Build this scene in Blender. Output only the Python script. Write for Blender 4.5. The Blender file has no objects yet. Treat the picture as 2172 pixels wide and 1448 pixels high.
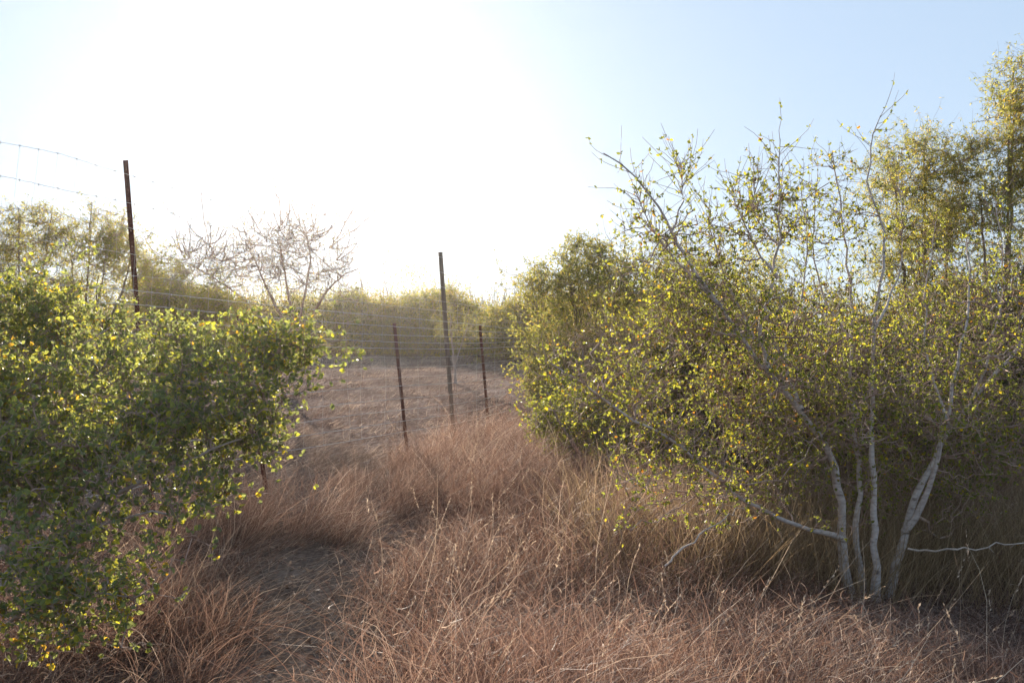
import bpy, math
import numpy as np

# ------------------------------------------------------------------ camera, sky, sun, exposure
SC = bpy.context.scene
COL = SC.collection
F, CX, HY, EYE = 1881.0, 1086.0, 735.0, 1.5      # focal length in photo pixels, centre column, horizon row, eye height
R = math.radians
rng = np.random.default_rng(7)

cam = bpy.data.cameras.new('camera'); cam.sensor_width = 36; cam.lens = 36 * F / 2172
cam.shift_y = (HY - 724) / 2172; cam.clip_end = 2000; cam.clip_start = .05
co = bpy.data.objects.new('camera', cam); COL.objects.link(co)
co.location = (0, 0, EYE); co.rotation_euler = (R(90), 0, 0); SC.camera = co

SUN_EL, SUN_AZ = R(15), R(-12.5)                    # azimuth measured from +Y towards +X
W = bpy.data.worlds.new('World'); SC.world = W; W.use_nodes = True
nt = W.node_tree; bg = nt.nodes['Background']
sky = nt.nodes.new('ShaderNodeTexSky'); sky.sky_type = 'NISHITA'; sky.sun_disc = False
sky.sun_elevation = SUN_EL; sky.sun_rotation = SUN_AZ
sky.air_density = 1.0; sky.dust_density = .7; sky.ozone_density = 1.5; sky.altitude = 50
gm = nt.nodes.new('ShaderNodeGamma'); gm.inputs[1].default_value = .27      # softened sky contrast, as in the photograph's tone range
tn = nt.nodes.new('ShaderNodeMix'); tn.data_type = 'RGBA'; tn.blend_type = 'MULTIPLY'; tn.inputs[0].default_value = 1
tn.inputs[7].default_value = (.80, .95, 1.14, 1)
nt.links.new(sky.outputs[0], gm.inputs[0]); nt.links.new(gm.outputs[0], tn.inputs[6]); nt.links.new(tn.outputs[2], bg.inputs[0])
bg.inputs[1].default_value = 0.2
sl = bpy.data.lights.new('sun', 'SUN'); sl.energy = 5.0; sl.angle = R(.6); sl.color = (1, .88, .74)
so = bpy.data.objects.new('sun', sl); COL.objects.link(so)
so.rotation_euler = (R(90) - SUN_EL, 0, -SUN_AZ + R(180)); so.location = (-5, 20, 12)
SC.view_settings.view_transform = 'Standard'; SC.view_settings.look = 'None'
SC.view_settings.exposure = 1.42; SC.view_settings.gamma = 1
SC.cycles.max_bounces = 8; SC.cycles.transmission_bounces = 5; SC.cycles.diffuse_bounces = 4
SC.cycles.volume_bounces = 0; SC.cycles.use_denoising = True

# ------------------------------------------------------------------ helpers
def P(px, py, d):
    return np.array([(px - CX) / F * d, d, EYE + (HY - py) / F * d])
def PP(*a): return np.array([P(*q) for q in a])

def gz(x, y):
    x = np.asarray(x, float); y = np.asarray(y, float)
    base = .036 * np.clip(y, -30, 36) + .004 * np.clip(y - 36, 0, 400)
    un = .030 * np.sin(1.3 * x + .5 * y) + .025 * np.sin(.7 * y - 1.9 * x + 1) + .012 * np.sin(3.1 * x + 2.3 * y)
    return base + un
def path_x(y):
    return np.interp(y, [-4, 3, 3.9, 5.2, 6.4, 7.6, 9, 14, 30], [-.7, -.85, -.98, -1.12, -1.35, -1.8, -2.5, -6.5, -20])

def mesh(name, verts, faces, mat, parent=None, smooth=False):
    """verts (N,3); faces: list of (M,k) int arrays."""
    faces = [f for f in faces if len(f)]
    me = bpy.data.meshes.new(name)
    me.vertices.add(len(verts)); me.vertices.foreach_set('co', np.ascontiguousarray(verts, np.float32).ravel())
    idx = np.concatenate([f.ravel() for f in faces]).astype(np.int32)
    cnt = np.concatenate([np.full(len(f), f.shape[1]) for f in faces]).astype(np.int32)
    me.loops.add(len(idx)); me.loops.foreach_set('vertex_index', idx)
    me.polygons.add(len(cnt)); me.polygons.foreach_set('loop_start', np.concatenate([[0], np.cumsum(cnt)[:-1]]).astype(np.int32))
    me.polygons.foreach_set('loop_total', cnt)
    me.polygons.foreach_set('use_smooth', np.full(len(cnt), smooth))
    me.update(calc_edges=True); me.materials.append(mat)
    o = bpy.data.objects.new(name, me); COL.objects.link(o)
    if parent is not None: o.parent = parent
    return o
def tag(o, label=None, cat=None, group=None, kind=None):
    if label: o['label'] = label
    if cat: o['category'] = cat
    if group: o['group'] = group
    if kind: o['kind'] = kind
    return o
def thing(name, loc, label, cat, group=None):
    o = bpy.data.objects.new(name, None); COL.objects.link(o)
    o.location = loc; o.empty_display_size = .3
    tag(o, label, cat, group); return o
def nrm(v): return v / np.maximum(np.linalg.norm(v, axis=-1, keepdims=True), 1e-9)
def rdir(n): return nrm(rng.normal(size=(n, 3)))

def tubes(Pt, Rd, k=5):
    """Pt (N,K,3) Rd (N,K) -> verts, quad faces"""
    N, K, _ = Pt.shape
    T = np.gradient(Pt, axis=1); T = nrm(T)
    ref = np.where(np.abs(T[..., 2:3]) > .9, np.array([1., 0, 0]), np.array([0, 0, 1.]))
    ref = np.broadcast_to(ref[:, :1], T.shape)
    U = nrm(np.cross(T, ref)); V = np.cross(T, U)
    a = np.arange(k) / k * 2 * np.pi
    ring = U[:, :, None] * np.cos(a)[None, None, :, None] + V[:, :, None] * np.sin(a)[None, None, :, None]
    vs = (Pt[:, :, None] + ring * Rd[:, :, None, None]).reshape(-1, 3)
    i = np.arange(N)[:, None, None] * K * k; j = np.arange(K - 1)[None, :, None] * k; q = np.arange(k)[None, None]
    q2 = (q + 1) % k
    f = np.stack([i + j + q, i + j + q2, i + j + k + q2, i + j + k + q], -1).reshape(-1, 4)
    return vs, f
def ribbons(Pt, Wd, side):
    """Pt (N,K,3), Wd (N,K), side (N,3)"""
    N, K, _ = Pt.shape
    off = side[:, None] * Wd[..., None] * .5
    vs = np.stack([Pt - off, Pt + off], 2).reshape(-1, 3)
    i = np.arange(N)[:, None] * K * 2; j = np.arange(K - 1)[None] * 2
    b = i + j
    f = np.stack([b, b + 1, b + 3, b + 2], -1).reshape(-1, 4)
    return vs, f
def leaves(pos, ax, L, Wr, fold=.25, simple=False):
    n = len(pos)
    up = rdir(n); s = nrm(np.cross(ax, up)); nn = np.cross(s, ax)
    L = np.broadcast_to(L, (n,))[:, None]; Wd = L * Wr
    if simple:
        vs = np.stack([pos, pos + ax * L * .5 + s * Wd * .5, pos + ax * L, pos + ax * L * .5 - s * Wd * .5], 1)
        return vs.reshape(-1, 3), (np.arange(n)[:, None] * 4 + np.arange(4))
    h = nn * Wd * fold
    cup = -nn * L * .12
    vs = np.stack([pos, pos + ax * L * .28 + s * Wd * .5 + h, pos + ax * L * .72 + s * Wd * .45 + h + cup * .3, pos + ax * L + cup,
                   pos + ax * L * .72 - s * Wd * .45 + h + cup * .3, pos + ax * L * .28 - s * Wd * .5 + h], 1)
    b = np.arange(n)[:, None] * 6
    return vs.reshape(-1, 3), np.concatenate([b + np.array([0, 1, 2, 3]), b + np.array([0, 3, 4, 5])])
def join(parts):
    V, Fs, o = [], [], 0
    for v, f in parts:
        V.append(v); Fs.append(f + o); o += len(v)
    return np.concatenate(V), Fs
def resample(pts, K, jit=0.0):
    pts = np.asarray(pts, float); d = np.r_[0, np.cumsum(np.linalg.norm(np.diff(pts, axis=0), axis=1))]
    t = np.linspace(0, d[-1], K)
    # Catmull-like smoothing through cubic interpolation of a dense linear path
    q = np.stack([np.interp(t, d, pts[:, c]) for c in range(3)], 1)
    for _ in range(2): q[1:-1] = .25 * q[:-2] + .5 * q[1:-1] + .25 * q[2:]
    if jit: q[1:-1] += rng.normal(size=(K - 2, 3)) * jit
    return q

# ------------------------------------------------------------------ materials
def newmat(name):
    m = bpy.data.materials.new(name); m.use_nodes = True
    t = m.node_tree; t.nodes.clear(); out = t.nodes.new('ShaderNodeOutputMaterial'); return m, t, out
def ramp(t, stops, interp='LINEAR'):
    r = t.nodes.new('ShaderNodeValToRGB'); r.color_ramp.interpolation = interp
    e = r.color_ramp.elements
    e[0].position, e[0].color = stops[0][0], (*stops[0][1], 1)
    e[1].position, e[1].color = stops[-1][0], (*stops[-1][1], 1)
    for p, c in stops[1:-1]:
        x = e.new(p); x.color = (*c, 1)
    return r
def leafmat(name, stops, trans=.55, rough=.5, gain=1.6, patch=None, tint=(1.1, .55)):
    """Thin leaf: diffuse + translucent + a slight sheen; hue chosen per leaf, optionally leaning with soft patches of the plant."""
    m, t, out = newmat(name)
    g = t.nodes.new('ShaderNodeNewGeometry'); r = ramp(t, stops)
    val = g.outputs['Random Per Island']
    if patch:
        tc = t.nodes.new('ShaderNodeTexCoord'); n = t.nodes.new('ShaderNodeTexNoise'); n.inputs['Scale'].default_value = patch[0]
        t.links.new(tc.outputs['Object'], n.inputs['Vector'])
        a = t.nodes.new('ShaderNodeMath'); a.operation = 'MULTIPLY_ADD'; a.inputs[1].default_value = patch[1]; a.inputs[2].default_value = -patch[1] * .5
        t.links.new(n.outputs[0], a.inputs[0])
        b = t.nodes.new('ShaderNodeMath'); b.operation = 'ADD'; b.use_clamp = True
        t.links.new(a.outputs[0], b.inputs[0]); t.links.new(val, b.inputs[1]); val = b.outputs[0]
    t.links.new(val, r.inputs[0])
    d = t.nodes.new('ShaderNodeBsdfPrincipled'); d.inputs['Roughness'].default_value = rough
    d.inputs['Specular IOR Level'].default_value = .35
    tr = t.nodes.new('ShaderNodeBsdfTranslucent')
    mul = t.nodes.new('ShaderNodeMix'); mul.data_type = 'RGBA'; mul.blend_type = 'MULTIPLY'; mul.inputs[0].default_value = 1
    mul.inputs[7].default_value = (gain * tint[0], gain, gain * tint[1], 1)
    t.links.new(r.outputs[0], mul.inputs[6]); t.links.new(r.outputs[0], d.inputs['Base Color']); t.links.new(mul.outputs[2], tr.inputs[0])
    mx = t.nodes.new('ShaderNodeMixShader'); mx.inputs[0].default_value = trans
    t.links.new(d.outputs[0], mx.inputs[1]); t.links.new(tr.outputs[0], mx.inputs[2]); t.links.new(mx.outputs[0], out.inputs[0])
    return m
def barkmat(name, c1, c2, scale=18, stretch=(1, 1, .35), bump=.4, dark=None):
    m, t, out = newmat(name)
    tc = t.nodes.new('ShaderNodeTexCoord'); mp = t.nodes.new('ShaderNodeMapping'); mp.inputs['Scale'].default_value = stretch
    n = t.nodes.new('ShaderNodeTexNoise'); n.inputs['Scale'].default_value = scale; n.inputs['Detail'].default_value = 6
    st = [(.3, c1), (.7, c2)]
    if dark: st = [(.28, dark), (.4, c1), (.7, c2)]
    r = ramp(t, st); d = t.nodes.new('ShaderNodeBsdfPrincipled'); d.inputs['Roughness'].default_value = .8
    d.inputs['Specular IOR Level'].default_value = .25
    b = t.nodes.new('ShaderNodeBump'); b.inputs['Strength'].default_value = bump; b.inputs['Distance'].default_value = .01
    L = t.links.new
    L(tc.outputs['Object'], mp.inputs[0]); L(mp.outputs[0], n.inputs[0]); L(n.outputs[0], r.inputs[0]); L(r.outputs[0], d.inputs[0])
    L(n.outputs[0], b.inputs['Height']); L(b.outputs[0], d.inputs['Normal']); L(d.outputs[0], out.inputs[0])
    return m

M_leafL = leafmat('leaf_left_bush', [(0, (.12, .145, .085)), (.45, (.16, .195, .095)), (.78, (.25, .275, .08)), (.95, (.34, .34, .045)), (1, (.42, .27, .05))], .5, .45, 2.0, (1.6, .35))
M_leafR = leafmat('leaf_right_bush', [(0, (.11, .13, .05)), (.45, (.16, .19, .055)), (.8, (.24, .26, .05)), (.95, (.34, .33, .04)), (.98, (.52, .36, .025)), (1, (.33, .16, .04))], .56, .5, 1.8, (1.3, .3))
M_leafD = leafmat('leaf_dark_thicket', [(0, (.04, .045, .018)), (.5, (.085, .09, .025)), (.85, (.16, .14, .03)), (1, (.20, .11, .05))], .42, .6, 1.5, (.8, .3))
M_leafM = leafmat('leaf_mesquite', [(0, (.13, .15, .06)), (.5, (.20, .22, .08)), (.85, (.32, .29, .09)), (1, (.38, .27, .08))], .6, .6, 1.7, (.7, .5))
M_leafF = leafmat('leaf_far_brush', [(0, (.07, .075, .03)), (.5, (.14, .14, .035)), (.85, (.26, .22, .04)), (1, (.26, .16, .06))], .6, .7, 1.8, (.4, .5))
M_white = barkmat('bark_pale', (.40, .345, .32), (.58, .52, .485), 22, (1, 1, 3), .3, dark=(.16, .12, .10))
M_grey = barkmat('bark_grey_twig', (.28, .21, .18), (.44, .36, .32), 25)
M_brown = barkmat('bark_brown_twig', (.17, .12, .095), (.32, .24, .20), 25)
M_tan = barkmat('bark_tan_twig', (.28, .18, .14), (.46, .34, .28), 25)
M_dead = barkmat('dead_wood', (.34, .27, .23), (.52, .44, .38), 30)

def grassmat(name, stops, trans=.35, gain=1.3):
    return leafmat(name, stops, trans, .62, gain, (1.3, .8), (1.05, .92))
M_grass = grassmat('dry_grass_red', [(0, (.09, .046, .035)), (.35, (.18, .105, .08)), (.65, (.27, .17, .13)), (.92, (.41, .29, .225)), (1, (.58, .46, .37))])
M_thatch = grassmat('dry_thatch_grey', [(0, (.10, .07, .055)), (.5, (.22, .16, .13)), (1, (.45, .35, .28))])
M_green = grassmat('green_grass', [(0, (.16, .12, .06)), (.5, (.32, .235, .14)), (1, (.50, .38, .26))], .45)
M_stub = grassmat('clearing_stubble', [(0, (.07, .047, .04)), (.5, (.13, .09, .078)), (.85, (.24, .18, .15)), (1, (.50, .40, .33))], .35, 1.2)
[x for x in M_stub.node_tree.nodes if x.type == 'BSDF_PRINCIPLED'][0].inputs['Specular IOR Level'].default_value = .08

def groundmat(name, cols, sc):
    m, t, out = newmat(name); L = t.links.new
    tc = t.nodes.new('ShaderNodeTexCoord')
    n1 = t.nodes.new('ShaderNodeTexNoise'); n1.inputs['Scale'].default_value = sc; n1.inputs['Detail'].default_value = 8; n1.inputs['Roughness'].default_value = .7
    n2 = t.nodes.new('ShaderNodeTexNoise'); n2.inputs['Scale'].default_value = sc * 14; n2.inputs['Detail'].default_value = 6
    mp = t.nodes.new('ShaderNodeMapping'); mp.inputs['Scale'].default_value = (1, .5, 1)
    L(tc.outputs['Object'], mp.inputs[0]); L(mp.outputs[0], n1.inputs[0]); L(tc.outputs['Object'], n2.inputs[0])
    a = t.nodes.new('ShaderNodeMath'); a.operation = 'MULTIPLY_ADD'; a.inputs[1].default_value = .5
    L(n2.outputs[0], a.inputs[0]); s = t.nodes.new('ShaderNodeMath'); s.operation = 'MULTIPLY'; s.inputs[1].default_value = .5
    L(n1.outputs[0], s.inputs[0]); L(s.outputs[0], a.inputs[2])
    r = ramp(t, cols); L(a.outputs[0], r.inputs[0])
    d = t.nodes.new('ShaderNodeBsdfPrincipled'); d.inputs['Roughness'].default_value = 1; d.inputs['Specular IOR Level'].default_value = 0
    b = t.nodes.new('ShaderNodeBump'); b.inputs['Strength'].default_value = .7; b.inputs['Distance'].default_value = .03
    L(r.outputs[0], d.inputs[0]); L(a.outputs[0], b.inputs['Height']); L(b.outputs[0], d.inputs['Normal']); L(d.outputs[0], out.inputs[0])
    return m
M_soil = groundmat('soil', [(.36, (.07, .048, .042)), (.48, (.13, .094, .08)), (.60, (.30, .235, .20))], 1.2)
M_path = groundmat('path_dirt', [(.36, (.08, .055, .044)), (.5, (.14, .105, .086)), (.66, (.25, .20, .165))], 2.5)

# ------------------------------------------------------------------ ground and path
def sheet(name, xs, ys, zfun, mat, **kw):
    X, Y = np.meshgrid(xs, ys); Z = zfun(X, Y)
    n, m = X.shape
    i = np.arange(n - 1)[:, None] * m + np.arange(m - 1)[None]
    f = np.stack([i, i + 1, i + m + 1, i + m], -1).reshape(-1, 4)
    return tag(mesh(name, np.stack([X, Y, Z], -1).reshape(-1, 3), [f], mat, smooth=True), kind='structure', **kw)
gx = np.unique(np.r_[np.linspace(-400, -25, 18), np.linspace(-25, 25, 140), np.linspace(25, 400, 18)])
gy = np.unique(np.r_[np.linspace(-60, -6, 10), np.linspace(-6, 45, 160), np.linspace(45, 500, 22)])
sheet('ground', gx, gy, gz, M_soil)
ys = np.linspace(-3, 9.5, 60); tt = np.linspace(-1, 1, 9)
Yp = ys[:, None] + 0 * tt[None]; hw = .42 + .07 * np.sin(ys * 1.7) + .05 * np.sin(ys * 4.1 + 1)
Xp = path_x(ys)[:, None] + tt[None] * hw[:, None]
Zp = gz(Xp, Yp) + .005 + .016 * (1 - np.abs(tt[None]) ** 3) 
i = np.arange(59)[:, None] * 9 + np.arange(8)[None]
tag(mesh('path', np.stack([Xp, Yp, Zp], -1).reshape(-1, 3), [np.stack([i, i + 1, i + 10, i + 9], -1).reshape(-1, 4)], M_path, smooth=True), kind='structure')

# ------------------------------------------------------------------ plants: targets in a crown volume, each joined to the nearest wood below it
def in_ellipsoids(E, n):
    """E rows: centre(3), radii(3), weight."""
    E = np.asarray(E, float); vol = E[:, 3] * E[:, 4] * E[:, 5] * E[:, 6]
    k = rng.choice(len(E), n, p=vol / vol.sum())
    r = rng.random(n) ** (1 / 2.4)
    return E[k, :3] + rdir(n) * r[:, None] * E[k, 3:6]
def cluster(E, n, parents, s, frac=.86):
    t = in_ellipsoids(E, n); m = int(n * frac); k = rng.choice(len(parents), m)
    t[:m] = parents[k] + rng.normal(size=(m, 3)) * s * np.array([1, 1, .8]); return t
def attach(targets, wood, wrad, up=.25, K=7, jit=.02, rr=.6, tip=.0012, sag=0.):
    """wood (M,3) points of existing wood, wrad their radii; wood with origin further from the target but lower is preferred."""
    D = targets[:, None] - wood[None]
    dist = np.linalg.norm(D, axis=2)
    cost = dist * (1 + .8 * np.clip(-D[..., 2] / np.maximum(dist, 1e-6), 0, 1))
    cost = cost + np.where(dist < .04, .5, 0)
    j = cost.argmin(1)
    A = wood[j]; r0 = np.clip(wrad[j] * rr, tip * 1.3, None)
    L = np.linalg.norm(targets - A, axis=1, keepdims=True)
    C = (A + targets) / 2 + np.array([0, 0, 1.]) * L * up * -.6 + rng.normal(size=A.shape) * L * .12
    t = np.linspace(0, 1, K)[None, :, None]
    Q = A[:, None] * (1 - t) ** 2 + 2 * C[:, None] * t * (1 - t) + targets[:, None] * t ** 2
    Q[:, 1:] += rng.normal(size=(len(A), K - 1, 3)) * (jit * np.clip(L, .05, 1))[:, None]
    Rr = r0[:, None] + (tip - r0[:, None]) * (t[..., 0] ** .7)
    return Q, Rr
def short_twigs(base, n_per, L, K=4, up=.2, jit=.15, r=.0011):
    """base (N,K,3) polylines -> twigs springing from them"""
    N, Kb, _ = base.shape
    b = np.repeat(np.arange(N), n_per); n = len(b)
    s = rng.random(n) * .85 + .15; f = s * (Kb - 1); i0 = np.minimum(f.astype(int), Kb - 2); w = (f - i0)[:, None]
    A = base[b, i0] * (1 - w) + base[b, i0 + 1] * w
    T = nrm(base[b, i0 + 1] - base[b, i0])
    d = nrm(T * .6 + rdir(n) * .9 + np.array([0, 0, up]))
    Ls = L * (.5 + rng.random(n))
    steps = [A]
    for k in range(1, K):
        d = nrm(d + rdir(n) * jit * 2 + np.array([0, 0, up * .3])); steps.append(steps[-1] + d * (Ls / (K - 1))[:, None])
    Q = np.stack(steps, 1); Rr = np.linspace(r, r * .5, K)[None] * np.ones((n, 1))
    return Q, Rr
def leaves_on(Q, n_per, L, Wr, lo=.15, droop=0., simple=False, fold=.25, align=.55):
    N, K, _ = Q.shape
    b = np.repeat(np.arange(N), n_per); n = len(b)
    s = np.repeat(lo + (1 - lo) * rng.random((N, -(-n_per // 3))), 3, 1)[:, :n_per].ravel()     # tufts of up to three leaves at a node
    f = s * (K - 1); i0 = np.minimum(f.astype(int), K - 2); w = (f - i0)[:, None]
    A = Q[b, i0] * (1 - w) + Q[b, i0 + 1] * w
    T = nrm(Q[b, i0 + 1] - Q[b, i0])
    ax = nrm(T * align + rdir(n) * .8 + np.array([0, 0, -droop]))
    return leaves(A, ax, L * (.55 + .75 * rng.random(n)), Wr, fold, simple)

def plant(name, label, cat, base, stems, E, n=(30, 200, 1200), twigs=(3, .12), leaf=(7, .024, .55), mats=None, group=None,
          stem_part='stem', droop=0., simple=False, up=.25, thin=1.0, tips=True, extra_leaf_on_stem=0, leaf_branch=2, align=.55, tip2=.0028, clump=.16, shoots=10, jm=1.):
    """stems: list of (points(n,3), r0, r1). E: ellipsoids in world space. Returns the root Empty at the plant's base."""
    Mb, Mt, Ml = mats
    root = thing(name, tuple(base), label, cat, group); base = np.asarray(base, float)
    wp, wr, sh = [], [], []
    for pts, r0, r1 in stems:
        K = max(8, int(np.linalg.norm(np.diff(np.asarray(pts), axis=0), axis=1).sum() / .09))
        q = resample(pts, K, .006 * thin); rad = r0 + (r1 - r0) * np.linspace(0, 1, K) ** .75
        rad = rad * (1 + .45 * np.exp(-np.arange(K) * .9))
        rad = rad * (1 + .07 * np.sin(np.arange(K) * 1.7 + rng.random() * 6))
        v, f = tubes((q - base)[None], rad[None], 9)
        mesh(stem_part, v, [f], Mb, root, True)
        m = np.arange(K) > K * .12
        if shoots: sh.append(short_twigs(q[None, int(K * .45):], shoots, twigs[1] * 1.5, K=5, r=tip2 * .5))
        wp.append(q[m]); wr.append(rad[m])
    wood = np.concatenate(wp); wrad = np.concatenate(wr)
    t1 = in_ellipsoids(E, n[0]); Q1, R1 = attach(t1, wood, wrad, up, 10, .035 * jm, .55, .004)
    w1 = np.concatenate([wood, Q1[:, 2:].reshape(-1, 3)]); r1_ = np.concatenate([wrad * .6, R1[:, 2:].ravel()])
    t2 = cluster(E, n[1], t1, clump); Q2, R2 = attach(t2, w1, r1_, up, 8, .05 * jm, .5, tip2 * .8)
    w2 = Q2[:, 2:].reshape(-1, 3); r2_ = R2[:, 2:].ravel(); w2 = np.concatenate([w2, Q1[:, 5:].reshape(-1, 3)]); r2_ = np.concatenate([r2_, R1[:, 5:].ravel()])
    t3 = cluster(E, n[2], t2, clump * .55); Q3, R3 = attach(t3, w2, r2_, up, 5, .08 * jm, .4, tip2 * .4)
    R3 = np.minimum(R3, tip2)
    Q4, R4 = short_twigs(Q3, twigs[0], twigs[1], r=tip2 * .42)
    if shoots:
        Qs = np.concatenate([a for a, _ in sh]); Rs = np.concatenate([a for _, a in sh])
    parts = [tubes(Q1, R1, 6), tubes(Q2, R2, 5), tubes(Q3, R3, 3), tubes(Q4, R4, 3)] + ([tubes(Qs, Rs, 4)] if shoots else [])
    v, fs = join(parts); mesh('branches', v - base, fs, Mt, root, True)
    if leaf[0]:
        lp = [leaves_on(Q4, leaf[0], leaf[1], leaf[2], droop=droop, simple=simple, align=align), leaves_on(Q3, leaf[0], leaf[1], leaf[2], droop=droop, simple=simple, align=align)]
        if shoots: lp.append(leaves_on(Qs, leaf[0] * 2, leaf[1], leaf[2], droop=droop, simple=simple, align=align))
        if leaf_branch: lp.append(leaves_on(Q2, leaf_branch * 3, leaf[1], leaf[2], droop=droop, simple=simple))
        v, fs = join(lp); mesh('foliage', v - base, fs, Ml, root)
    return root
def ell(px, py, d, rx, ry, rd, w=1.):
    c = P(px, py, d); return (*c, rx / F * d, rd, ry / F * d, w)
def gbase(px, d):
    x = (px - CX) / F * d; return np.array([x, d, float(gz(x, d)) - .02])

# ---- the pale-stemmed bush at right
b = gbase(1845, 4.72)
tr = [(PP((1802, 1268, 4.75), (1785, 1150, 4.7), (1786, 1070, 4.65), (1768, 960, 4.6), (1700, 870, 4.5), (1630, 790, 4.45), (1575, 720, 4.4), (1530, 650, 4.35), (1480, 590, 4.3), (1425, 490, 4.25), (1375, 400, 4.2), (1325, 345, 4.2), (1280, 325, 4.2)), .028, .0028),
      (PP((1828, 1270, 4.8), (1820, 1200, 4.8), (1812, 1120, 4.85), (1830, 1040, 4.95), (1815, 950, 5.0), (1800, 800, 5.1), (1812, 650, 5.2), (1790, 480, 5.2), (1765, 320, 5.2)), .020, .003),
      (PP((1855, 1272, 4.65), (1857, 1150, 4.6), (1856, 1060, 4.6), (1850, 950, 4.6), (1852, 850, 4.7), (1850, 700, 4.7), (1880, 560, 4.75), (1862, 450, 4.75), (1845, 380, 4.75), (1832, 330, 4.75), (1868, 245, 4.75)), .021, .0025),
      (PP((1880, 1270, 4.8), (1902, 1190, 4.8), (1920, 1120, 4.8), (1950, 1040, 4.85), (1990, 950, 5.0), (2060, 850, 5.2), (2130, 770, 5.3), (2210, 660, 5.4)), .026, .006),
      (PP((1918, 1128, 4.8), (1958, 1075, 4.75), (1985, 1000, 4.7), (2010, 900, 4.65), (2030, 780, 4.7), (2060, 640, 4.8), (2050, 500, 4.9)), .017, .003),
      (PP((1792, 1145, 4.7), (1720, 1122, 4.55), (1640, 1095, 4.4), (1560, 1050, 4.3), (1480, 975, 4.2), (1410, 918, 4.15), (1320, 880, 4.15), (1240, 812, 4.15), (1165, 768, 4.15)), .014, .0035),
      (PP((1630, 790, 4.45), (1600, 700, 4.5), (1640, 600, 4.5), (1655, 480, 4.5), (1652, 380, 4.5), (1655, 295, 4.5)), .012, .0022),
      (PP((1530, 650, 4.35), (1440, 560, 4.3), (1370, 480, 4.3), (1345, 400, 4.3)), .008, .0022),
      (PP((1650, 590, 4.5), (1600, 510, 4.45), (1560, 450, 4.4), (1550, 405, 4.4)), .007, .002),
      (PP((1700, 870, 4.5), (1660, 760, 4.7), (1700, 640, 4.9), (1720, 520, 5.0), (1700, 430, 5.0)), .011, .0025),
      (PP((1600, 720, 4.5), (1540, 600, 4.6), (1510, 520, 4.6), (1505, 430, 4.6)), .007, .002),
      (PP((1655, 520, 4.5), (1600, 470, 4.6), (1600, 380, 4.6)), .005, .002),
      (PP((1800, 720, 5.1), (1730, 600, 5.1), (1722, 480, 5.1), (1735, 370, 5.1)), .008, .002),
      (PP((1852, 700, 4.7), (1905, 600, 4.9), (1915, 500, 4.9), (1905, 400, 4.9)), .008, .002),
      (PP((2010, 900, 4.65), (1960, 740, 4.8), (1965, 600, 4.9), (1985, 470, 4.9)), .008, .002),
      (PP((2060, 850, 5.2), (2120, 680, 5.2), (2130, 540, 5.2), (2110, 420, 5.2)), .009, .002),
      (PP((1425, 490, 4.25), (1450, 430, 4.25), (1440, 345, 4.25)), .005, .002)]
E = [ell(1500, 740, 4.5, 230, 190, .5), ell(1760, 820, 4.8, 280, 200, .6, .8), ell(2060, 800, 5.1, 200, 220, .6, .8), ell(1400, 1020, 4.25, 110, 110, .3, .9),
     ell(1590, 950, 4.5, 200, 140, .45), ell(1400, 470, 4.3, 110, 120, .3, .3), ell(1640, 470, 4.6, 70, 130, .25, .9), ell(1770, 440, 5.1, 60, 120, .25, 1.1),
     ell(1850, 440, 4.75, 35, 140, .2, .6), ell(1985, 960, 5.1, 190, 110, .35, .8), ell(1290, 830, 4.2, 130, 80, .3), ell(1440, 400, 4.25, 45, 50, .2, .3),
     ell(1555, 500, 4.45, 60, 80, .2, .8), ell(1860, 1030, 5.2, 200, 90, .3, .4), ell(2120, 1080, 5.1, 110, 90, .3, .6)]
plant('pale_stemmed_bush', 'large yellowing leafy bush with several whitish stems rising from the grass at right', 'bush', b, tr, E,
      (110, 780, 2500), (4, .12), (3, .0175, .60), (M_white, M_tan, M_leafR), stem_part='stem', droop=.15, up=.2, leaf_branch=2, clump=.14, shoots=34, tip2=.0032)

# ---- left foreground bush: arching boughs that reach to the right
b = gbase(-190, 3.7)
tr = [(PP((-190, 1420, 3.7), (-20, 1200, 3.75), (150, 1010, 3.9), (300, 870, 4.1), (480, 780, 4.3), (620, 730, 4.45), (735, 722, 4.55)), .03, .003),
      (PP((-180, 1420, 3.65), (50, 1180, 3.6), (250, 1040, 3.7), (420, 960, 3.9), (575, 905, 4.1)), .024, .003),
      (PP((-200, 1400, 3.8), (-20, 1020, 3.9), (70, 850, 4.1), (150, 740, 4.3), (240, 690, 4.4)), .026, .003),
      (PP((-170, 1440, 3.6), (20, 1320, 3.3), (140, 1240, 3.2), (270, 1265, 3.15)), .016, .003),
      (PP((-180, 1430, 3.65), (100, 1150, 3.55), (280, 1090, 3.6), (430, 1090, 3.7)), .018, .003)]
E = [ell(670, 740, 4.5, 45, 35, .15, 1.8), ell(540, 740, 4.5, 120, 42, .2, 1.6), ell(450, 1030, 3.8, 60, 60, .25, 1.2), ell(650, 745, 4.5, 90, 45, .25, 1.3), ell(470, 790, 4.3, 150, 85, .4), ell(260, 850, 4.1, 190, 150, .5), ell(420, 930, 3.95, 150, 95, .35, 1.1),
     ell(340, 1050, 3.7, 120, 85, .3, 1.1), ell(60, 980, 3.75, 190, 220, .5), ell(130, 1200, 3.35, 130, 95, .35, 2.2), ell(60, 1310, 3.2, 130, 65, .3, 2.2),
     ell(225, 1275, 3.15, 75, 45, .2, 3.), ell(540, 880, 4.1, 80, 75, .25, 2.6), ell(410, 760, 4.5, 110, 60, .3)]
plant('arching_green_bush', 'dense green leafy bush in the left foreground with boughs arching to the right', 'bush', b, tr, E,
      (70, 520, 2200), (3, .09), (3, .0235, .64), (M_grey, M_tan, M_leafL), stem_part='bough', droop=.25, up=-.1, leaf_branch=2, clump=.10)

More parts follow.
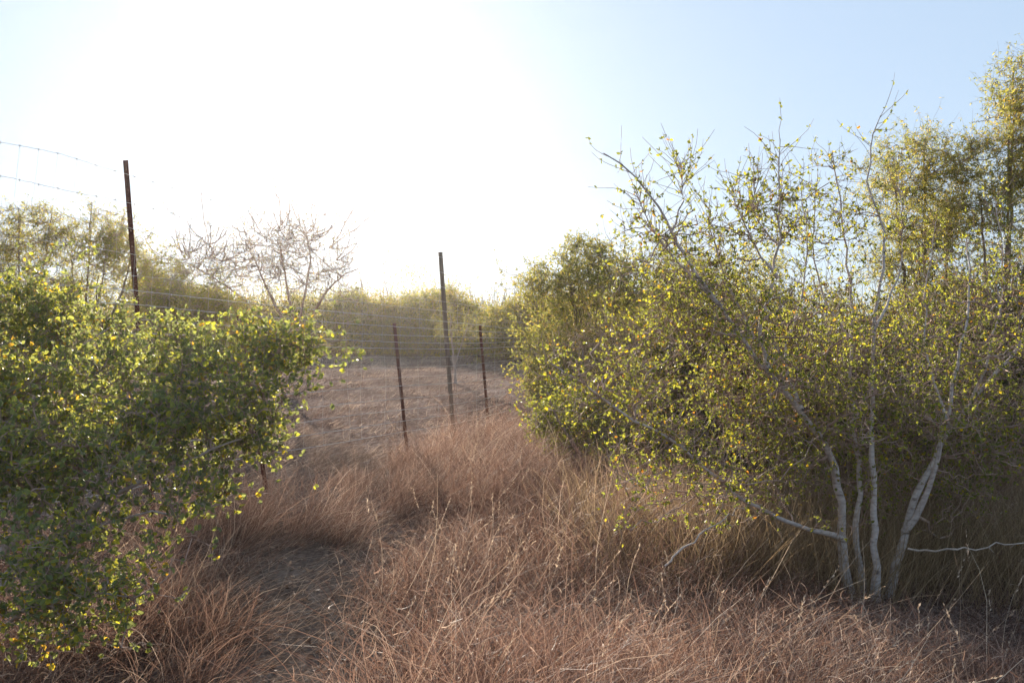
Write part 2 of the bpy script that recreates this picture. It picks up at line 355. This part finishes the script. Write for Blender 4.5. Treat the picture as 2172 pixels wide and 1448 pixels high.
# ---- left back bush by the tall post
b = gbase(40, 5.4)
tr = [(PP((40, 1050, 5.4), (60, 900, 5.4), (100, 760, 5.5), (140, 640, 5.5)), .026, .003),
      (PP((30, 1060, 5.4), (-20, 900, 5.3), (-40, 740, 5.3), (0, 640, 5.3)), .022, .003),
      (PP((50, 1050, 5.4), (150, 900, 5.5), (220, 780, 5.6), (260, 700, 5.6)), .022, .003)]
E = [ell(50, 720, 5.4, 170, 110, .6), ell(190, 760, 5.5, 120, 100, .5), ell(50, 880, 5.4, 200, 120, .5, .7), ell(130, 650, 5.5, 90, 50, .3, .8), ell(-10, 640, 5.3, 80, 60, .3)]
plant('upright_green_bush', 'yellow-green leafy bush at the left edge behind the arching bush beside the tall steel post', 'bush', b, tr, E,
      (30, 240, 1200), (3, .11), (4, .026, .6), (M_grey, M_tan, M_leafL), stem_part='stem', droop=.1, leaf_branch=2)

# ---- thicket bushes behind the pale-stemmed bush
def shrub(name, label, px, d, w, top, botfrac=.2, depth=1.2, n=(30, 220, 1500), leaf=(5, .03, .45), mats=(M_grey, M_brown, M_leafD), nst=5, lobes=6, group=None, twig=(3, .14), cat='bush', simple=True, tip2=.004, spiky=.0):
    """an upright multi-stemmed shrub: centre column px, depth d, half width w (m), top row of the photo."""
    b = gbase(px, d); H = EYE + (HY - top) / F * d - b[2]
    st = []
    for k in range(nst):
        a = rng.random() * 6.28; q = rng.random() * .8 + .1
        o = np.array([math.cos(a) * w * q, math.sin(a) * depth * q, 0])
        pts = [b + o * .06, b + o * .35 + [0, 0, H * .3], b + o * .75 + [0, 0, H * .6], b + o * (1 + .1 * rng.random()) + [0, 0, H * (.8 + .17 * rng.random())]]
        st.append((np.array(pts), .022 + .012 * rng.random(), .004))
    E = [(*(b + [0, 0, H * (botfrac + .5 * (1 - botfrac))]), w * .85, depth * .8, H * .42 * (1 - botfrac), .6)]
    for k in range(lobes):
        a = k / lobes * 6.28 + rng.random(); q = .55 + .2 * rng.random(); hz = H * (botfrac + .1 + (.72 - botfrac) * rng.random())
        s = .28 + .16 * rng.random()
        E.append((*(b + [math.cos(a) * w * q, math.sin(a) * depth * q, hz]), w * s * 1.1, depth * s, H * s * .5, 1.))
    for k in range(3):
        E.append((*(b + [w * (rng.random() - .5) * .9, depth * (rng.random() - .5), H * .80]), w * .22, depth * .25, H * .17, .9))
    return plant(name, label, cat, b, st, E, n, twig, leaf, mats, group=group, simple=simple, up=.35, leaf_branch=1, tip2=tip2, clump=w * .17, shoots=8)
TH = (40, 260, 1500)
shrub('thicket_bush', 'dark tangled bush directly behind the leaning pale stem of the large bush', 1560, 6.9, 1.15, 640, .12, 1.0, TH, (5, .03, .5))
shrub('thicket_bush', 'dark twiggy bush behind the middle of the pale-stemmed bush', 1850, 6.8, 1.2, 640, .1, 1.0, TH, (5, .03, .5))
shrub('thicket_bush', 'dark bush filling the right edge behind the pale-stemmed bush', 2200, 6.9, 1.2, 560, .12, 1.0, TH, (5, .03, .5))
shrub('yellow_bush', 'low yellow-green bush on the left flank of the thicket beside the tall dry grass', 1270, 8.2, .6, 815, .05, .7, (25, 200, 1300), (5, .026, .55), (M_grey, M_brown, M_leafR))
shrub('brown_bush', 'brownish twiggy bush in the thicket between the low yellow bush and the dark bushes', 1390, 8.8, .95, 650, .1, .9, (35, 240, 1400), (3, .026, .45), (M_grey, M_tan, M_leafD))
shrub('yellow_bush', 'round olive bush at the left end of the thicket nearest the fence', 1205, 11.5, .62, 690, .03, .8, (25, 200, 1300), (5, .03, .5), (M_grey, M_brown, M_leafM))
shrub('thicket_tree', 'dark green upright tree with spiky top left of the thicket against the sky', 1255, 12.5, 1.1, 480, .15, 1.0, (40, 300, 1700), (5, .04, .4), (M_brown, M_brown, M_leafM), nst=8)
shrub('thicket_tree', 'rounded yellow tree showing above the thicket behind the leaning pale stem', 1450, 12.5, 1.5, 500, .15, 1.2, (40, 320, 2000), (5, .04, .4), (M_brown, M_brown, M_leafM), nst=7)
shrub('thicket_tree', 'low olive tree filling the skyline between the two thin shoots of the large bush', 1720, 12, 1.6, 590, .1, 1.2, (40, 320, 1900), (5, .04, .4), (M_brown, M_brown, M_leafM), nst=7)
# mesquites at the right edge
def mesquite(name, label, px, d, crowns, n, trunk_r=.038, mats=(M_brown, M_tan, M_leafM), leaf=(6, .05, .16), group=None, droop=.5, twig=(3, .2), tip2=.005):
    b = gbase(px, d); E = [ell(*c) for c in crowns]
    st = []
    for c in crowns:
        q = P(c[0], c[1], c[2]); mid = b + (q - b) * np.array([.35, .35, .45])
        st.append((np.array([b, b + (mid - b) * .5 + rng.normal(size=3) * .05, mid, b + (q - b) * np.array([.75, .75, .78]), q + [0, 0, .2]]), trunk_r * (.7 + .5 * rng.random()), .007))
    return plant(name, label, 'tree', b, st, E, n, twig, leaf, mats, group=group, stem_part='limb', simple=True, up=.3, droop=droop, leaf_branch=1, align=.3, tip2=tip2, clump=.014 * d, shoots=10)
mesquite('feathery_tree', 'tall feathery tree at the right edge, highest crown in the view', 2130, 8.0,
         [(2150, 190, 8, 50, 95, .5, 2.5), (2140, 330, 8, 85, 110, .7, 1), (2190, 420, 8.2, 110, 150, .8, 1), (2080, 470, 8, 70, 100, .6, .8), (2150, 620, 8, 130, 110, .7, .7)], (38, 220, 1000), leaf=(11, .036, .22), tip2=.003)
mesquite('feathery_tree', 'rounded feathery yellow-green tree crown left of the tallest tree at right', 1965, 8.6,
         [(1960, 360, 8.6, 85, 90, .7, 1), (1900, 450, 8.5, 60, 90, .5, .9), (2020, 470, 8.6, 70, 110, .6, .9), (1950, 560, 8.6, 120, 90, .7, .8)], (34, 180, 850), leaf=(11, .036, .22), tip2=.003)

# ---- trees on the left skyline
mesquite('feathery_tree', 'open feathery tree with slender limbs at the left edge of the skyline', 40, 13.5,
         [(40, 470, 13.5, 90, 60, .9, 1), (-40, 540, 13.5, 90, 80, .9, 1), (110, 480, 13.5, 60, 50, .7, .9), (60, 600, 13.5, 120, 60, 1, .6)], (34, 140, 620), leaf=(7, .055, .2), tip2=.006)
mesquite('feathery_tree', 'olive feathery tree with a tall wispy top left of the tall steel post', 170, 14,
         [(195, 455, 14, 45, 50, .7, .8), (150, 520, 14, 70, 50, .8, 1), (230, 530, 14, 60, 60, .8, 1), (290, 540, 14, 55, 60, .8, 1), (210, 610, 14, 130, 50, 1, .7)], (34, 140, 620), leaf=(7, .055, .2), tip2=.006)
mesquite('feathery_tree', 'small yellow-green tree between the tall steel post and the bare tree', 370, 17,
         [(350, 610, 17, 45, 40, .8, 1), (380, 660, 17, 90, 40, 1, 1), (470, 665, 17, 60, 35, .8, .8)], (40, 260, 1500), leaf=(5, .07, .2), tip2=.007)
# bare tree
b = gbase(630, 18)
st = [(PP((625, 760, 18), (600, 680, 18), (570, 620, 18), (540, 550, 18), (520, 510, 18)), .05, .008),
      (PP((630, 760, 18), (655, 680, 18), (690, 620, 17.8), (730, 580, 17.6), (760, 570, 17.5)), .05, .007),
      (PP((628, 760, 18), (632, 690, 18.2), (650, 610, 18.3), (660, 550, 18.4), (650, 500, 18.4)), .042, .007),
      (PP((622, 760, 18), (560, 680, 17.8), (500, 620, 17.6), (440, 580, 17.5), (400, 560, 17.5)), .042, .007),
      (PP((632, 700, 18), (610, 620, 18.4), (600, 550, 18.4), (590, 490, 18.4)), .04, .007)]
E = [ell(430, 560, 17.8, 60, 50, .8), ell(540, 545, 18, 80, 60, .9), ell(650, 550, 18, 75, 55, .9), ell(720, 590, 17.8, 55, 40, .8), ell(460, 570, 17.7, 60, 45, .8), ell(600, 510, 18, 90, 30, .8)]
plant('bare_tree', 'nearly leafless spreading tree against the bright sky beyond the fence', 'tree', b, st, E, (90, 300, 600), (3, .35), (1, .05, .25), (M_tan, M_tan, M_leafM),
      stem_part='limb', simple=True, up=.4, leaf_branch=0, tip2=.009, clump=.45, jm=.3)
# sapling in the clearing
b = gbase(966, 19)
plant('sapling', 'slender pale sapling standing alone in the clearing right of the wooden post', 'tree', b,
      [(np.array([b, b + [-.03, 0, .5], b + [-.10, 0, 1.1], b + [-.12, 0, 1.7]]), .03, .008), (np.array([b + [-.03, 0, .4], b + [.15, 0, .9], b + [.3, 0, 1.4]]), .015, .006)],
      [(*(b + [-.1, 0, 1.4]), .35, .3, .45, 1), (*(b + [.25, 0, 1.3]), .3, .3, .35, 1)], (8, 40, 150), (2, .15), (2, .05, .3), (M_grey, M_grey, M_leafM), simple=True, tip2=.005)

# ---- far brush across the clearing: four shrubs grown once, then copied
M_far = (M_brown, M_brown, M_leafF)
def far_proto(w, top, leafm, n=(30, 200, 1300), leaf=(5, .10, .3), nst=6):
    return shrub('far_tree', '', CX, 33, w, top, .08, w * .8, n, leaf, (M_brown, M_brown, leafm), nst=nst, twig=(3, .3), cat='tree', tip2=.010, group='trees along the far side of the clearing')
protos = [far_proto(1.9, 640, M_leafF), far_proto(2.2, 625, M_leafM), far_proto(1.6, 655, M_leafM), far_proto(2.3, 635, M_leafF)]
spots = [(330, 31, 0, 'far tree low behind the foot of the tall steel post'), (430, 33, 1, 'far yellow tree under the left limbs of the bare tree'),
         (520, 34, 3, 'far tree behind the lowest left limb of the bare tree'), (610, 33, 2, 'far tree right behind the trunk of the bare tree'),
         (700, 35, 1, 'far tree behind the right limbs of the bare tree'), (775, 34, 3, 'dark far tree just right of the bare tree'),
         (845, 34, 0, 'far tree behind the top of the short steel post left of the wooden post'), (905, 35, 1, 'bright yellow far tree just left of the wooden post'),
         (975, 33, 3, 'tallest far tree just right of the wooden post'), (1040, 32, 2, 'far tree above the short steel post right of the wooden post'),
         (1095, 30, 1, 'green far tree next to the thicket at the end of the clearing'), (1160, 28, 0, 'far tree partly behind the round olive bush'),
         (240, 28, 2, 'far tree low between the two feathery trees at left'), (60, 27, 3, 'far tree under the crown of the leftmost feathery tree'),
         (1260, 27, 3, 'far tree behind the spiky dark green tree'), (1400, 27, 1, 'far tree low behind the thicket')]
def place(o, px, d, rot, s):
    b = gbase(px, d); o.location = tuple(b); o.rotation_euler = (0, 0, rot); o.scale = (s, s, s)
used = [False] * 4
for k, (px, d, pi, lab) in enumerate(spots):
    src = protos[pi]
    if not used[pi]: o = src; used[pi] = True
    else:
        o = src.copy(); COL.objects.link(o)
        for ch in list(src.children):
            c = ch.copy(); COL.objects.link(c); c.parent = o
    o['label'] = lab
    place(o, px, d, k * 1.7, .82 + .3 * ((k * 37) % 10) / 10)
# far wood as one mass
n = 5200
x = rng.uniform(-60, 60, n); y = rng.uniform(39, 50, n); hmax = 3.0 + .7 * np.sin(x * .9) + .5 * np.sin(x * 2.3 + 1) + rng.normal(size=n) * .35
z = gz(x, y) + rng.random(n) ** .8 * hmax
c = np.stack([x, y, z], 1); cc = np.repeat(c, 22, 0) + rng.normal(size=(n * 22, 3)) * [.42, .42, .30]
ok = cc[:, 2] > gz(cc[:, 0], cc[:, 1]); cc = cc[ok]
vL, fL = leaves(cc, nrm(rdir(len(cc)) + [0, 0, .3]), .12 * (.6 + .8 * rng.random(len(cc))), .32, simple=True)
nb = 1500; xb = rng.uniform(-55, 55, nb); yb = rng.uniform(38.5, 46, nb); ab = np.stack([xb, yb, gz(xb, yb)], 1)
tb = ab + np.stack([rng.normal(size=nb) * .5, rng.normal(size=nb) * .4, 1.6 + rng.random(nb) * 1.9], 1)
tq = np.linspace(0, 1, 5)[None, :, None]; Qb = ab[:, None] * (1 - tq) + tb[:, None] * tq + rng.normal(size=(nb, 5, 3)) * .06
vB, fB = tubes(Qb, .03 * (1 - .7 * tq[..., 0]) * np.ones((nb, 1)), 4)
o = mesh('distant_brush', vL, [fL], M_leafF); tag(o, 'continuous belt of olive scrub closing the view beyond the clearing', 'scrub', kind='stuff')
o = mesh('distant_trunks', vB, [fB], M_brown); tag(o, 'tangle of thin dark trunks inside the distant scrub belt', 'trunks', kind='stuff')

# ------------------------------------------------------------------ fence
def mm(name, c1, c2, rough=.6, metal=.5):
    m = barkmat(name, c1, c2, 40, (1, 1, .5), .2)
    b = [x for x in m.node_tree.nodes if x.type == 'BSDF_PRINCIPLED'][0]; b.inputs['Metallic'].default_value = metal; b.inputs['Roughness'].default_value = rough; return m
M_rust = mm('rusty_steel', (.07, .025, .018), (.16, .06, .04), .65, .3)
M_wire = mm('galvanised_wire', (.50, .47, .45), (.72, .68, .64), .4, .1)
M_wood = barkmat('weathered_post_wood', (.12, .085, .065), (.22, .16, .125), 14, (6, 6, .5), .6)
fence = thing('wire_fence', tuple(gbase(280, 6.25)), 'tall wire fence on rusty steel posts and one wooden post, running away between the bushes', 'fence')
FB = np.array(fence.location)
def fd(px): return 10069 / (1891 - px)
def post(px0, py0, px1, py1, kind, top_extra=0):
    d = fd(px1 + 8); top = P(px0, py0, d); low = P(px1, py1, d)
    ax = nrm(top - low); g = float(gz(low[0], d)); k = (low[2] - g + .05) / ax[2]; bot = low - ax * k
    top = top - FB; bot = bot - FB
    s = np.array([1., 0, 0]); s = nrm(s - ax * (s @ ax)); f_ = np.cross(ax, s)
    if kind == 'pipe':
        K = 10; t = np.linspace(0, 1, K)[:, None]; q = bot * (1 - t) + top * t
        v, f = tubes(q[None], np.full((1, K), .027), 12)
        n0 = len(v); cap = np.arange(n0 - 12, n0)[None]
        o = mesh('wooden_post', v, [f, cap], M_wood, fence, True); return d, (bot, top)
    # T-post: a flat flange with a web behind it, studs down the front
    prof = np.array([[-.018, 0], [.018, 0], [.018, .004], [.0025, .004], [.0025, .030], [-.0025, .030], [-.0025, .004], [-.018, .004]])
    rr = [bot, top]; vs = np.concatenate([r_ + prof[:, :1] * s + prof[:, 1:] * f_ for r_ in rr])
    i = np.arange(8); fs = np.stack([i, (i + 1) % 8, (i + 1) % 8 + 8, i + 8], 1)
    parts_v, parts_f = [vs], [fs, np.arange(8, 16)[None]]
    o = 16; L = np.linalg.norm(top - bot); ns = int(L / .055)
    for q in range(ns):
        c = bot + ax * (.1 + q * .055)
        if c @ ax > top @ ax - .02: break
        bx = np.array([[a, -.009 * e, h] for a in (-.006, .006) for e in (0, 1) for h in (-.012, .012)])
        vv = c + bx[:, :1] * s + bx[:, 1:2] * f_ + bx[:, 2:] * ax
        parts_v.append(vv); parts_f.append(np.array([[0, 1, 3, 2], [4, 6, 7, 5], [2, 3, 7, 6], [0, 4, 5, 1], [1, 5, 7, 3], [0, 2, 6, 4]]) + o); o += 8
    mesh('steel_post', np.concatenate(parts_v), parts_f, M_rust, fence)
    return d, (bot, top)
posts = [post(266, 340, 292, 675, 't'), post(505, 662, 511, 700, 't'), post(836, 685, 857, 890, 't'), post(934, 535, 958, 872, 'pipe'), post(1018, 690, 1032, 855, 't')]
# each horizontal wire as photo rows at chosen columns
cols = [-260, 0, 110, 285, 500, 720, 845, 947, 1026, 1120, 1230]
wires = {  # thick?, rows
 0: (1, [250, 303, 322, 375, 440, 500, 530, 548, 565, 590, 612]), 1: (1, [345, 372, 398, 433, 487, 535, 560, 580, 598, 618, 640]),
 2: (0, [415, 440, 452, 487, 530, 573, 595, 610, 625, 645, 660]), 3: (0, [480, 500, 512, 540, 575, 610, 628, 640, 653, 668, 682]),
 4: (1, [540, 558, 567, 585, 605, 637, 650, 660, 672, 686, 696]), 5: (1, [585, 598, 604, 616, 640, 662, 673, 682, 690, 702, 708]),
 6: (1, [625, 633, 637, 645, 667, 685, 693, 699, 703, 708, 714]), 7: (1, [655, 665, 669, 676, 692, 706, 711, 714, 716, 717, 720]),
 8: (1, [695, 700, 703, 707, 713, 720, 726, 728, 727, 724, 724]), 9: (1, [730, 731, 732, 733, 735, 736, 739, 740, 738, 733, 730]),
 10: (0, [768, 765, 764, 762, 760, 757, 758, 757, 752, 744, 740]), 11: (0, [810, 805, 802, 797, 790, 783, 779, 777, 770, 758, 750]),
 12: (0, [860, 850, 845, 838, 824, 808, 800, 795, 788, 774, 762]), 13: (1, [905, 890, 883, 870, 845, 826, 818, 813, 806, 790, 776]),
 14: (1, [955, 938, 930, 912, 881, 857, 845, 838, 826, 808, 790]), 15: (1, [1010, 990, 978, 955, 918, 883, 869, 860, 846, 824, 804]),
 16: (1, [1060, 1035, 1022, 995, 944, 912, 893, 880, 866, 842, 818]), 17: (1, [1110, 1080, 1065, 1035, 972, 938, 916, 901, 884, 858, 832])}
GR = {}
for k, (th, rows) in wires.items():
    pts = PP(*[(c, r_, fd(c)) for c, r_ in zip(cols, rows)])
    cx = np.linspace(cols[0], cols[-1], 260); dd = fd(cx)
    rw = np.interp(cx, cols, rows); ker = np.ones(15) / 15; pad = np.r_[np.full(7, rw[0]) + (np.arange(7) - 7) * (rw[1] - rw[0]), rw, np.full(7, rw[-1])]
    rw = np.convolve(pad, ker, 'valid')
    q = np.stack([(cx - CX) / F * dd, dd, EYE + (HY - rw) / F * dd], 1)
    q[:, 2] += rng.normal(size=260) * .0012; q[:, 1] += np.cumsum(rng.normal(size=260)) * .0008 - .02
    GR[k] = (cx, q)
    v, f = tubes((q - FB)[None], np.full((1, 260), (.0014 if k < 5 else .0028) if th else .0013), 5)
    parts = [(v, f)]
    if th:  # knots where the stays are tied
        kn = q[4::7] - FB; kd = np.stack([kn - [0, 0, .007], kn, kn + [0, 0, .007]], 1)
        parts.append(tubes(kd, np.tile([[.002, .004, .002]], (len(kd), 1)), 5))
    v, fs = join(parts); mesh('horizontal_wire', v, fs, M_wire, fence)
# vertical stays
st = []
keys = sorted(GR)
for j in range(4, 260, 7):
    col = np.array([GR[k][1][j] for k in keys])
    top_j = 0
    col = col + np.concatenate([[0 * col[0]], np.cumsum(rng.normal(size=(len(col) - 1, 3)) * [.006, .003, 0], 0)])
    if j < 80: col[:, 0] -= .10 * (np.arange(len(col)) / 4).clip(0, 1) ** 1.0 * np.array(1.0)
    st.append(col[top_j:])
st = np.array(st) - FB
v, f = tubes(st, np.full(st.shape[:2], .0007), 4); mesh('wire_mesh', v, [f], M_wire, fence)

# ------------------------------------------------------------------ grass
def hump(x, y):
    """tall tussocky ground cover right of the path; returns wanted height (m) and 0 where bare"""
    px_ = path_x(y); dx = x - px_
    fx = (10069 / np.clip(y, 3, 60)); fence_x = (1891 - fx - CX) / F * y          # the fence line in plan
    dr = x - np.interp(y, [2, 4.5, 6.5, 9, 11], [-.55, -.70, -.85, -1.05, -.75])    # edge of the tall stand
    h = np.where(dr > 0, np.clip(dr * .8 + .14, 0, .44), 0)
    h = h * np.clip(np.hypot(x - 1.9, (y - 4.1) * .8) / 1.5, .35, 1)
    h = np.where(dx < -.44, np.clip((-dx - .44) * .32 + .08, 0, .24) * np.clip((8.5 - y) / 2.5, .3, 1), h)
    h = h * (1 + .34 * np.sin(x * 2.7 + y * 1.1) + .26 * np.sin(y * 2.9 - x * 1.3))
    h = np.where((y > 11.5 + .6 * np.sin(x * 2)) | ((x < fence_x - .1) & (y > 6)), 0.0, h)
    return h
def grass(name, centres, heights, per, mat, label, spread=.10, lean=(.25, -.1), K=6, wid=.0028, curl=.5, rad=.55, hj=.5, kind='stuff'):
    n = len(centres); b = np.repeat(np.arange(n), per); m = len(b)
    off = rng.normal(size=(m, 2)) * spread; A = np.zeros((m, 3)); A[:, :2] = centres[b] + off
    A[:, 2] = gz(A[:, 0], A[:, 1]) - .01
    L = heights[b] * (1 - hj / 2 + hj * rng.random(m)) * 1.15
    tl = rng.normal(size=(n, 2)) * .22 + np.array(lean)
    d = np.zeros((m, 3)); d[:, :2] = tl[b] + off / spread * rad * .35 + rng.normal(size=(m, 2)) * .22; d[:, 2] = 1
    d = nrm(d); g = rdir(m) * curl; g[:, 2] = -np.abs(g[:, 2]) * .6
    pts = [A]
    for k in range(1, K):
        d = nrm(d + g * (.5 * k / K) + rdir(m) * .10); pts.append(pts[-1] + d * (L / (K - 1))[:, None])
    Q = np.stack(pts, 1); zmin = gz(Q[..., 0], Q[..., 1]) + .004; Q[..., 2] = np.maximum(Q[..., 2], zmin)
    Wd = wid * (.6 + .8 * rng.random(m))[:, None] * np.linspace(1, .3, K)[None]
    v, f = ribbons(Q, Wd, nrm(np.cross(rdir(m), nrm(Q[:, -1] - Q[:, 0]))))
    return Q, (v, f)
def wedge(n, y0, y1, margin=.65, p=1.0):
    y = y0 + (y1 - y0) * rng.random(n) ** p; x = (rng.random(n) * 2 - 1) * (y * margin + .8)
    return np.stack([x, y], 1)
parts = []
c = wedge(5200, 1.6, 11.8, p=.95); h = hump(c[:, 0], c[:, 1]); ok = h > .05
# clumps by the path with their own place: arch of grass over the path, tuft in the foreground
c = c[ok]; h = h[ok]
Q, g1 = grass('g', c, h, 24, M_grass, '', spread=.10, lean=(.40, .05), curl=1.0, K=7)
parts.append(g1)
# short curled leaf blades on the stems
m = len(Q); pick = rng.choice(m, int(m * 1.0)); kk = rng.integers(2, 6, len(pick)); A = Q[pick, kk]
d = nrm(rdir(len(pick)) + [.1, 0, .3]); g = rdir(len(pick)) * 1.2; pts = [A]; L = .03 + .05 * rng.random(len(pick))
for k in range(4): d = nrm(d + g * .55); pts.append(pts[-1] + d * (L / 4)[:, None])
q = np.stack(pts, 1); parts.append(ribbons(q, .0038 * np.linspace(1, .3, 5)[None] * np.ones((len(q), 1)), nrm(np.cross(rdir(len(q)), d))))
v, fs = join(parts)
tag(mesh('tall_dry_grass', v, fs, M_grass), 'tangled reddish-brown dry grass covering the foreground right of the path', 'grass', kind='stuff')
# path-side clumps
cl = [(-1.15, 5.75, .34, 70, .12), (-1.45, 5.8, .46, 70, .13), (-1.8, 5.75, .46, 70, .15), (-2.15, 5.6, .40, 60, .14), (-1.4, 4.0, .28, 50, .10), (-1.65, 4.4, .26, 50, .12), (-1.25, 3.6, .28, 60, .12), (-1.9, 4.7, .3, 50, .13),
      (-1.5, 7.6, .16, 60, .15), (-2.4, 7.0, .18, 60, .15), (-1.9, 3.9, .3, 50, .12), (-.85, 6.3, .36, 50, .14), (-1.0, 7.2, .36, 50, .15), (-1.1, 8.2, .34, 50, .16)]
cc = np.repeat(np.array([q[:2] for q in cl]), 6, 0) + rng.normal(size=(len(cl) * 6, 2)) * np.repeat([q[4] for q in cl], 6)[:, None]
Q, g2 = grass('g', cc, np.repeat([q[2] for q in cl], 6), 60, M_grass, '', spread=.06, lean=(.5, -.25), curl=.9)
v, fs = join([g2]); tag(mesh('path_edge_grass', v, fs, M_grass), 'matted brown grass clumps arching over the edge of the dirt path', 'grass', kind='stuff')
# flattened thatch on and beside the path, and under the left bush
c = wedge(9000, 1.8, 12, p=.9); dx = np.abs(c[:, 0] - path_x(c[:, 1])); ok = (dx < 1.5) & (rng.random(len(c)) < np.where(dx < .33, .38, 1)); c = c[ok]
Q, g3 = grass('g', c, np.full(len(c), .22), 9, M_thatch, '', spread=.12, lean=(1.8, -.6), curl=.4, wid=.003, rad=2.5)
v, fs = join([g3]); tag(mesh('flattened_thatch', v, fs, M_thatch), 'flattened grey-brown dead grass lying on and beside the dirt path', 'grass', kind='stuff')
# green-tinged undergrowth beneath the right bush
c = np.stack([rng.uniform(.5, 4.2, 900), rng.uniform(4.6, 7, 900)], 1)
Q, g4 = grass('g', c, .30 + .25 * rng.random(900), 22, M_green, '', spread=.09, lean=(.1, 0), curl=.4)
v, fs = join([g4]); tag(mesh('undergrowth_grass', v, fs, M_green), 'olive-tinged grass growing under the pale-stemmed bush', 'grass', kind='stuff')
# long pale stalks
n = 500; c = wedge(n, 2.4, 9.5); ok = hump(c[:, 0], c[:, 1]) > .2; c = c[ok]
Q, g5 = grass('g', c, .5 + .2 * rng.random(len(c)), 1, M_dead, '', spread=.05, lean=(.6, .1), curl=.5, wid=.003)
M_straw = grassmat('pale_straw', [(0, (.34, .24, .17)), (.6, (.5, .39, .29)), (1, (.68, .56, .44))], .3)
v, fs = join([g5]); tag(mesh('pale_stalks', v, fs, M_straw), 'long pale straw stalks leaning through the brown grass', 'grass', kind='stuff')
# stubble in the clearing beyond the fence
n = 17000; y = 5.5 + 32 * rng.random(n) ** 1.2; x = (rng.random(n) * 2 - 1) * (y * .62)
fx = 10069 / np.clip(y, 3, 60); fence_x = (1891 - fx - CX) / F * y
ok = (x < fence_x) | (y > 11.5); x, y = x[ok], y[ok]
Q, g6 = grass('g', np.stack([x, y], 1), .05 + .07 * rng.random(len(x)), 6, M_stub, '', spread=.10, lean=(.9, 0), curl=.6, K=4, wid=.007, rad=1.5)
v, fs = join([g6]); tag(mesh('clearing_stubble', v, fs, M_stub), 'low pale stubble and litter scattered over the clearing beyond the fence', 'grass', kind='stuff')

# curled dead leaves and broken bits of stalk littering the ground
n = 9000; c = wedge(n, 1.8, 9.5); zz = gz(c[:, 0], c[:, 1]) + .012 + .02 * rng.random(n)
dxy = rdir(n); dxy[:, 2] *= .25; v1 = leaves(np.c_[c, zz], nrm(dxy), .018 + .025 * rng.random(n), .5, .4)
n = 5000; c = wedge(n, 1.8, 9.5); a = np.c_[c, gz(c[:, 0], c[:, 1]) + .012]; dxy = rdir(n); dxy[:, 2] = np.abs(dxy[:, 2]) * .25
L = (.04 + .14 * rng.random(n))[:, None, None]; q = a[:, None] + nrm(dxy)[:, None] * np.array([0, .5, 1])[None, :, None] * L
v2 = tubes(q, np.full((n, 3), .0014), 3)
v, fs = join([v1, v2]); tag(mesh('ground_litter', v, fs, M_thatch), 'dead leaves and broken stalks littering the soil between the grass', 'litter', kind='stuff')
# seed heads: upright feathery spikes on some stems
n = 800; c = wedge(n, 2.6, 9.5); c = c[hump(c[:, 0], c[:, 1]) > .18]; n = len(c)
Q, gs = grass('g', c, .42 + .16 * rng.random(n), 1, M_straw, '', spread=.03, lean=(.35, 0), curl=.35, wid=.0024)
b = np.repeat(np.arange(n), 16); s_ = rng.random(len(b)) ; A = Q[b, -2] * (1 - s_[:, None]) + Q[b, -1] * s_[:, None]; T = nrm(Q[b, -1] - Q[b, -2])
v3 = leaves(A, nrm(T + rdir(len(b)) * .5), .010 + .008 * rng.random(len(b)), .3, .3, True)
v, fs = join([gs, v3]); tag(mesh('seed_head_grass', v, fs, M_straw), 'scattered pale seed heads standing above the brown grass', 'grass', kind='stuff')

# dead branches lying at right and centre
def stick(label, pts, r, twigs=2):
    b = pts[0]; root = thing('dead_branch', tuple(b), label, 'branch')
    q = resample(pts, 16, .008); v, f = tubes((q - b)[None], np.linspace(r, r * .35, 16)[None], 7); mesh('limb', v, [f], M_dead, root, True)
    Q, Rr = short_twigs(q[None], twigs, .08, r=r * .3); 
    for k in range(len(Q)):
        v, f = tubes(Q[k:k + 1] - b, Rr[k:k + 1], 4); mesh('twig', v, [f], M_dead, root, True)
stick('bare pale dead branch lying level in the grass right of the white stems', PP((1925, 1163, 4.6), (2010, 1165, 4.5), (2080, 1158, 4.45), (2130, 1150, 4.4), (2230, 1148, 4.4)), .006)
stick('crooked pale dead branch leaning from the grass left of the white stems', PP((1410, 1200, 4.0), (1490, 1130, 4.05), (1545, 1098, 4.1), (1590, 1060, 4.15)), .005)

# ------------------------------------------------------------------ even scattering volume added to stand in for the lens's veiling glare
m, t, out = newmat('glare_haze')
pv = t.nodes.new('ShaderNodeVolumePrincipled'); pv.inputs['Color'].default_value = (1, .91, .80, 1)
pv.inputs['Density'].default_value = .00042; pv.inputs['Anisotropy'].default_value = .8
t.links.new(pv.outputs[0], out.inputs['Volume'])
vs = np.array([[a, b_, c_] for a in (-70, 70) for b_ in (-8, 62) for c_ in (-2.5, 9)], float)
tag(mesh('glare_haze', vs, [np.array([[0, 1, 3, 2], [4, 6, 7, 5], [2, 3, 7, 6], [0, 4, 5, 1], [1, 5, 7, 3], [0, 2, 6, 4]])], m), 'thin even air volume added to imitate the milky lens glare around the low sun', 'glare_haze', kind='stuff')
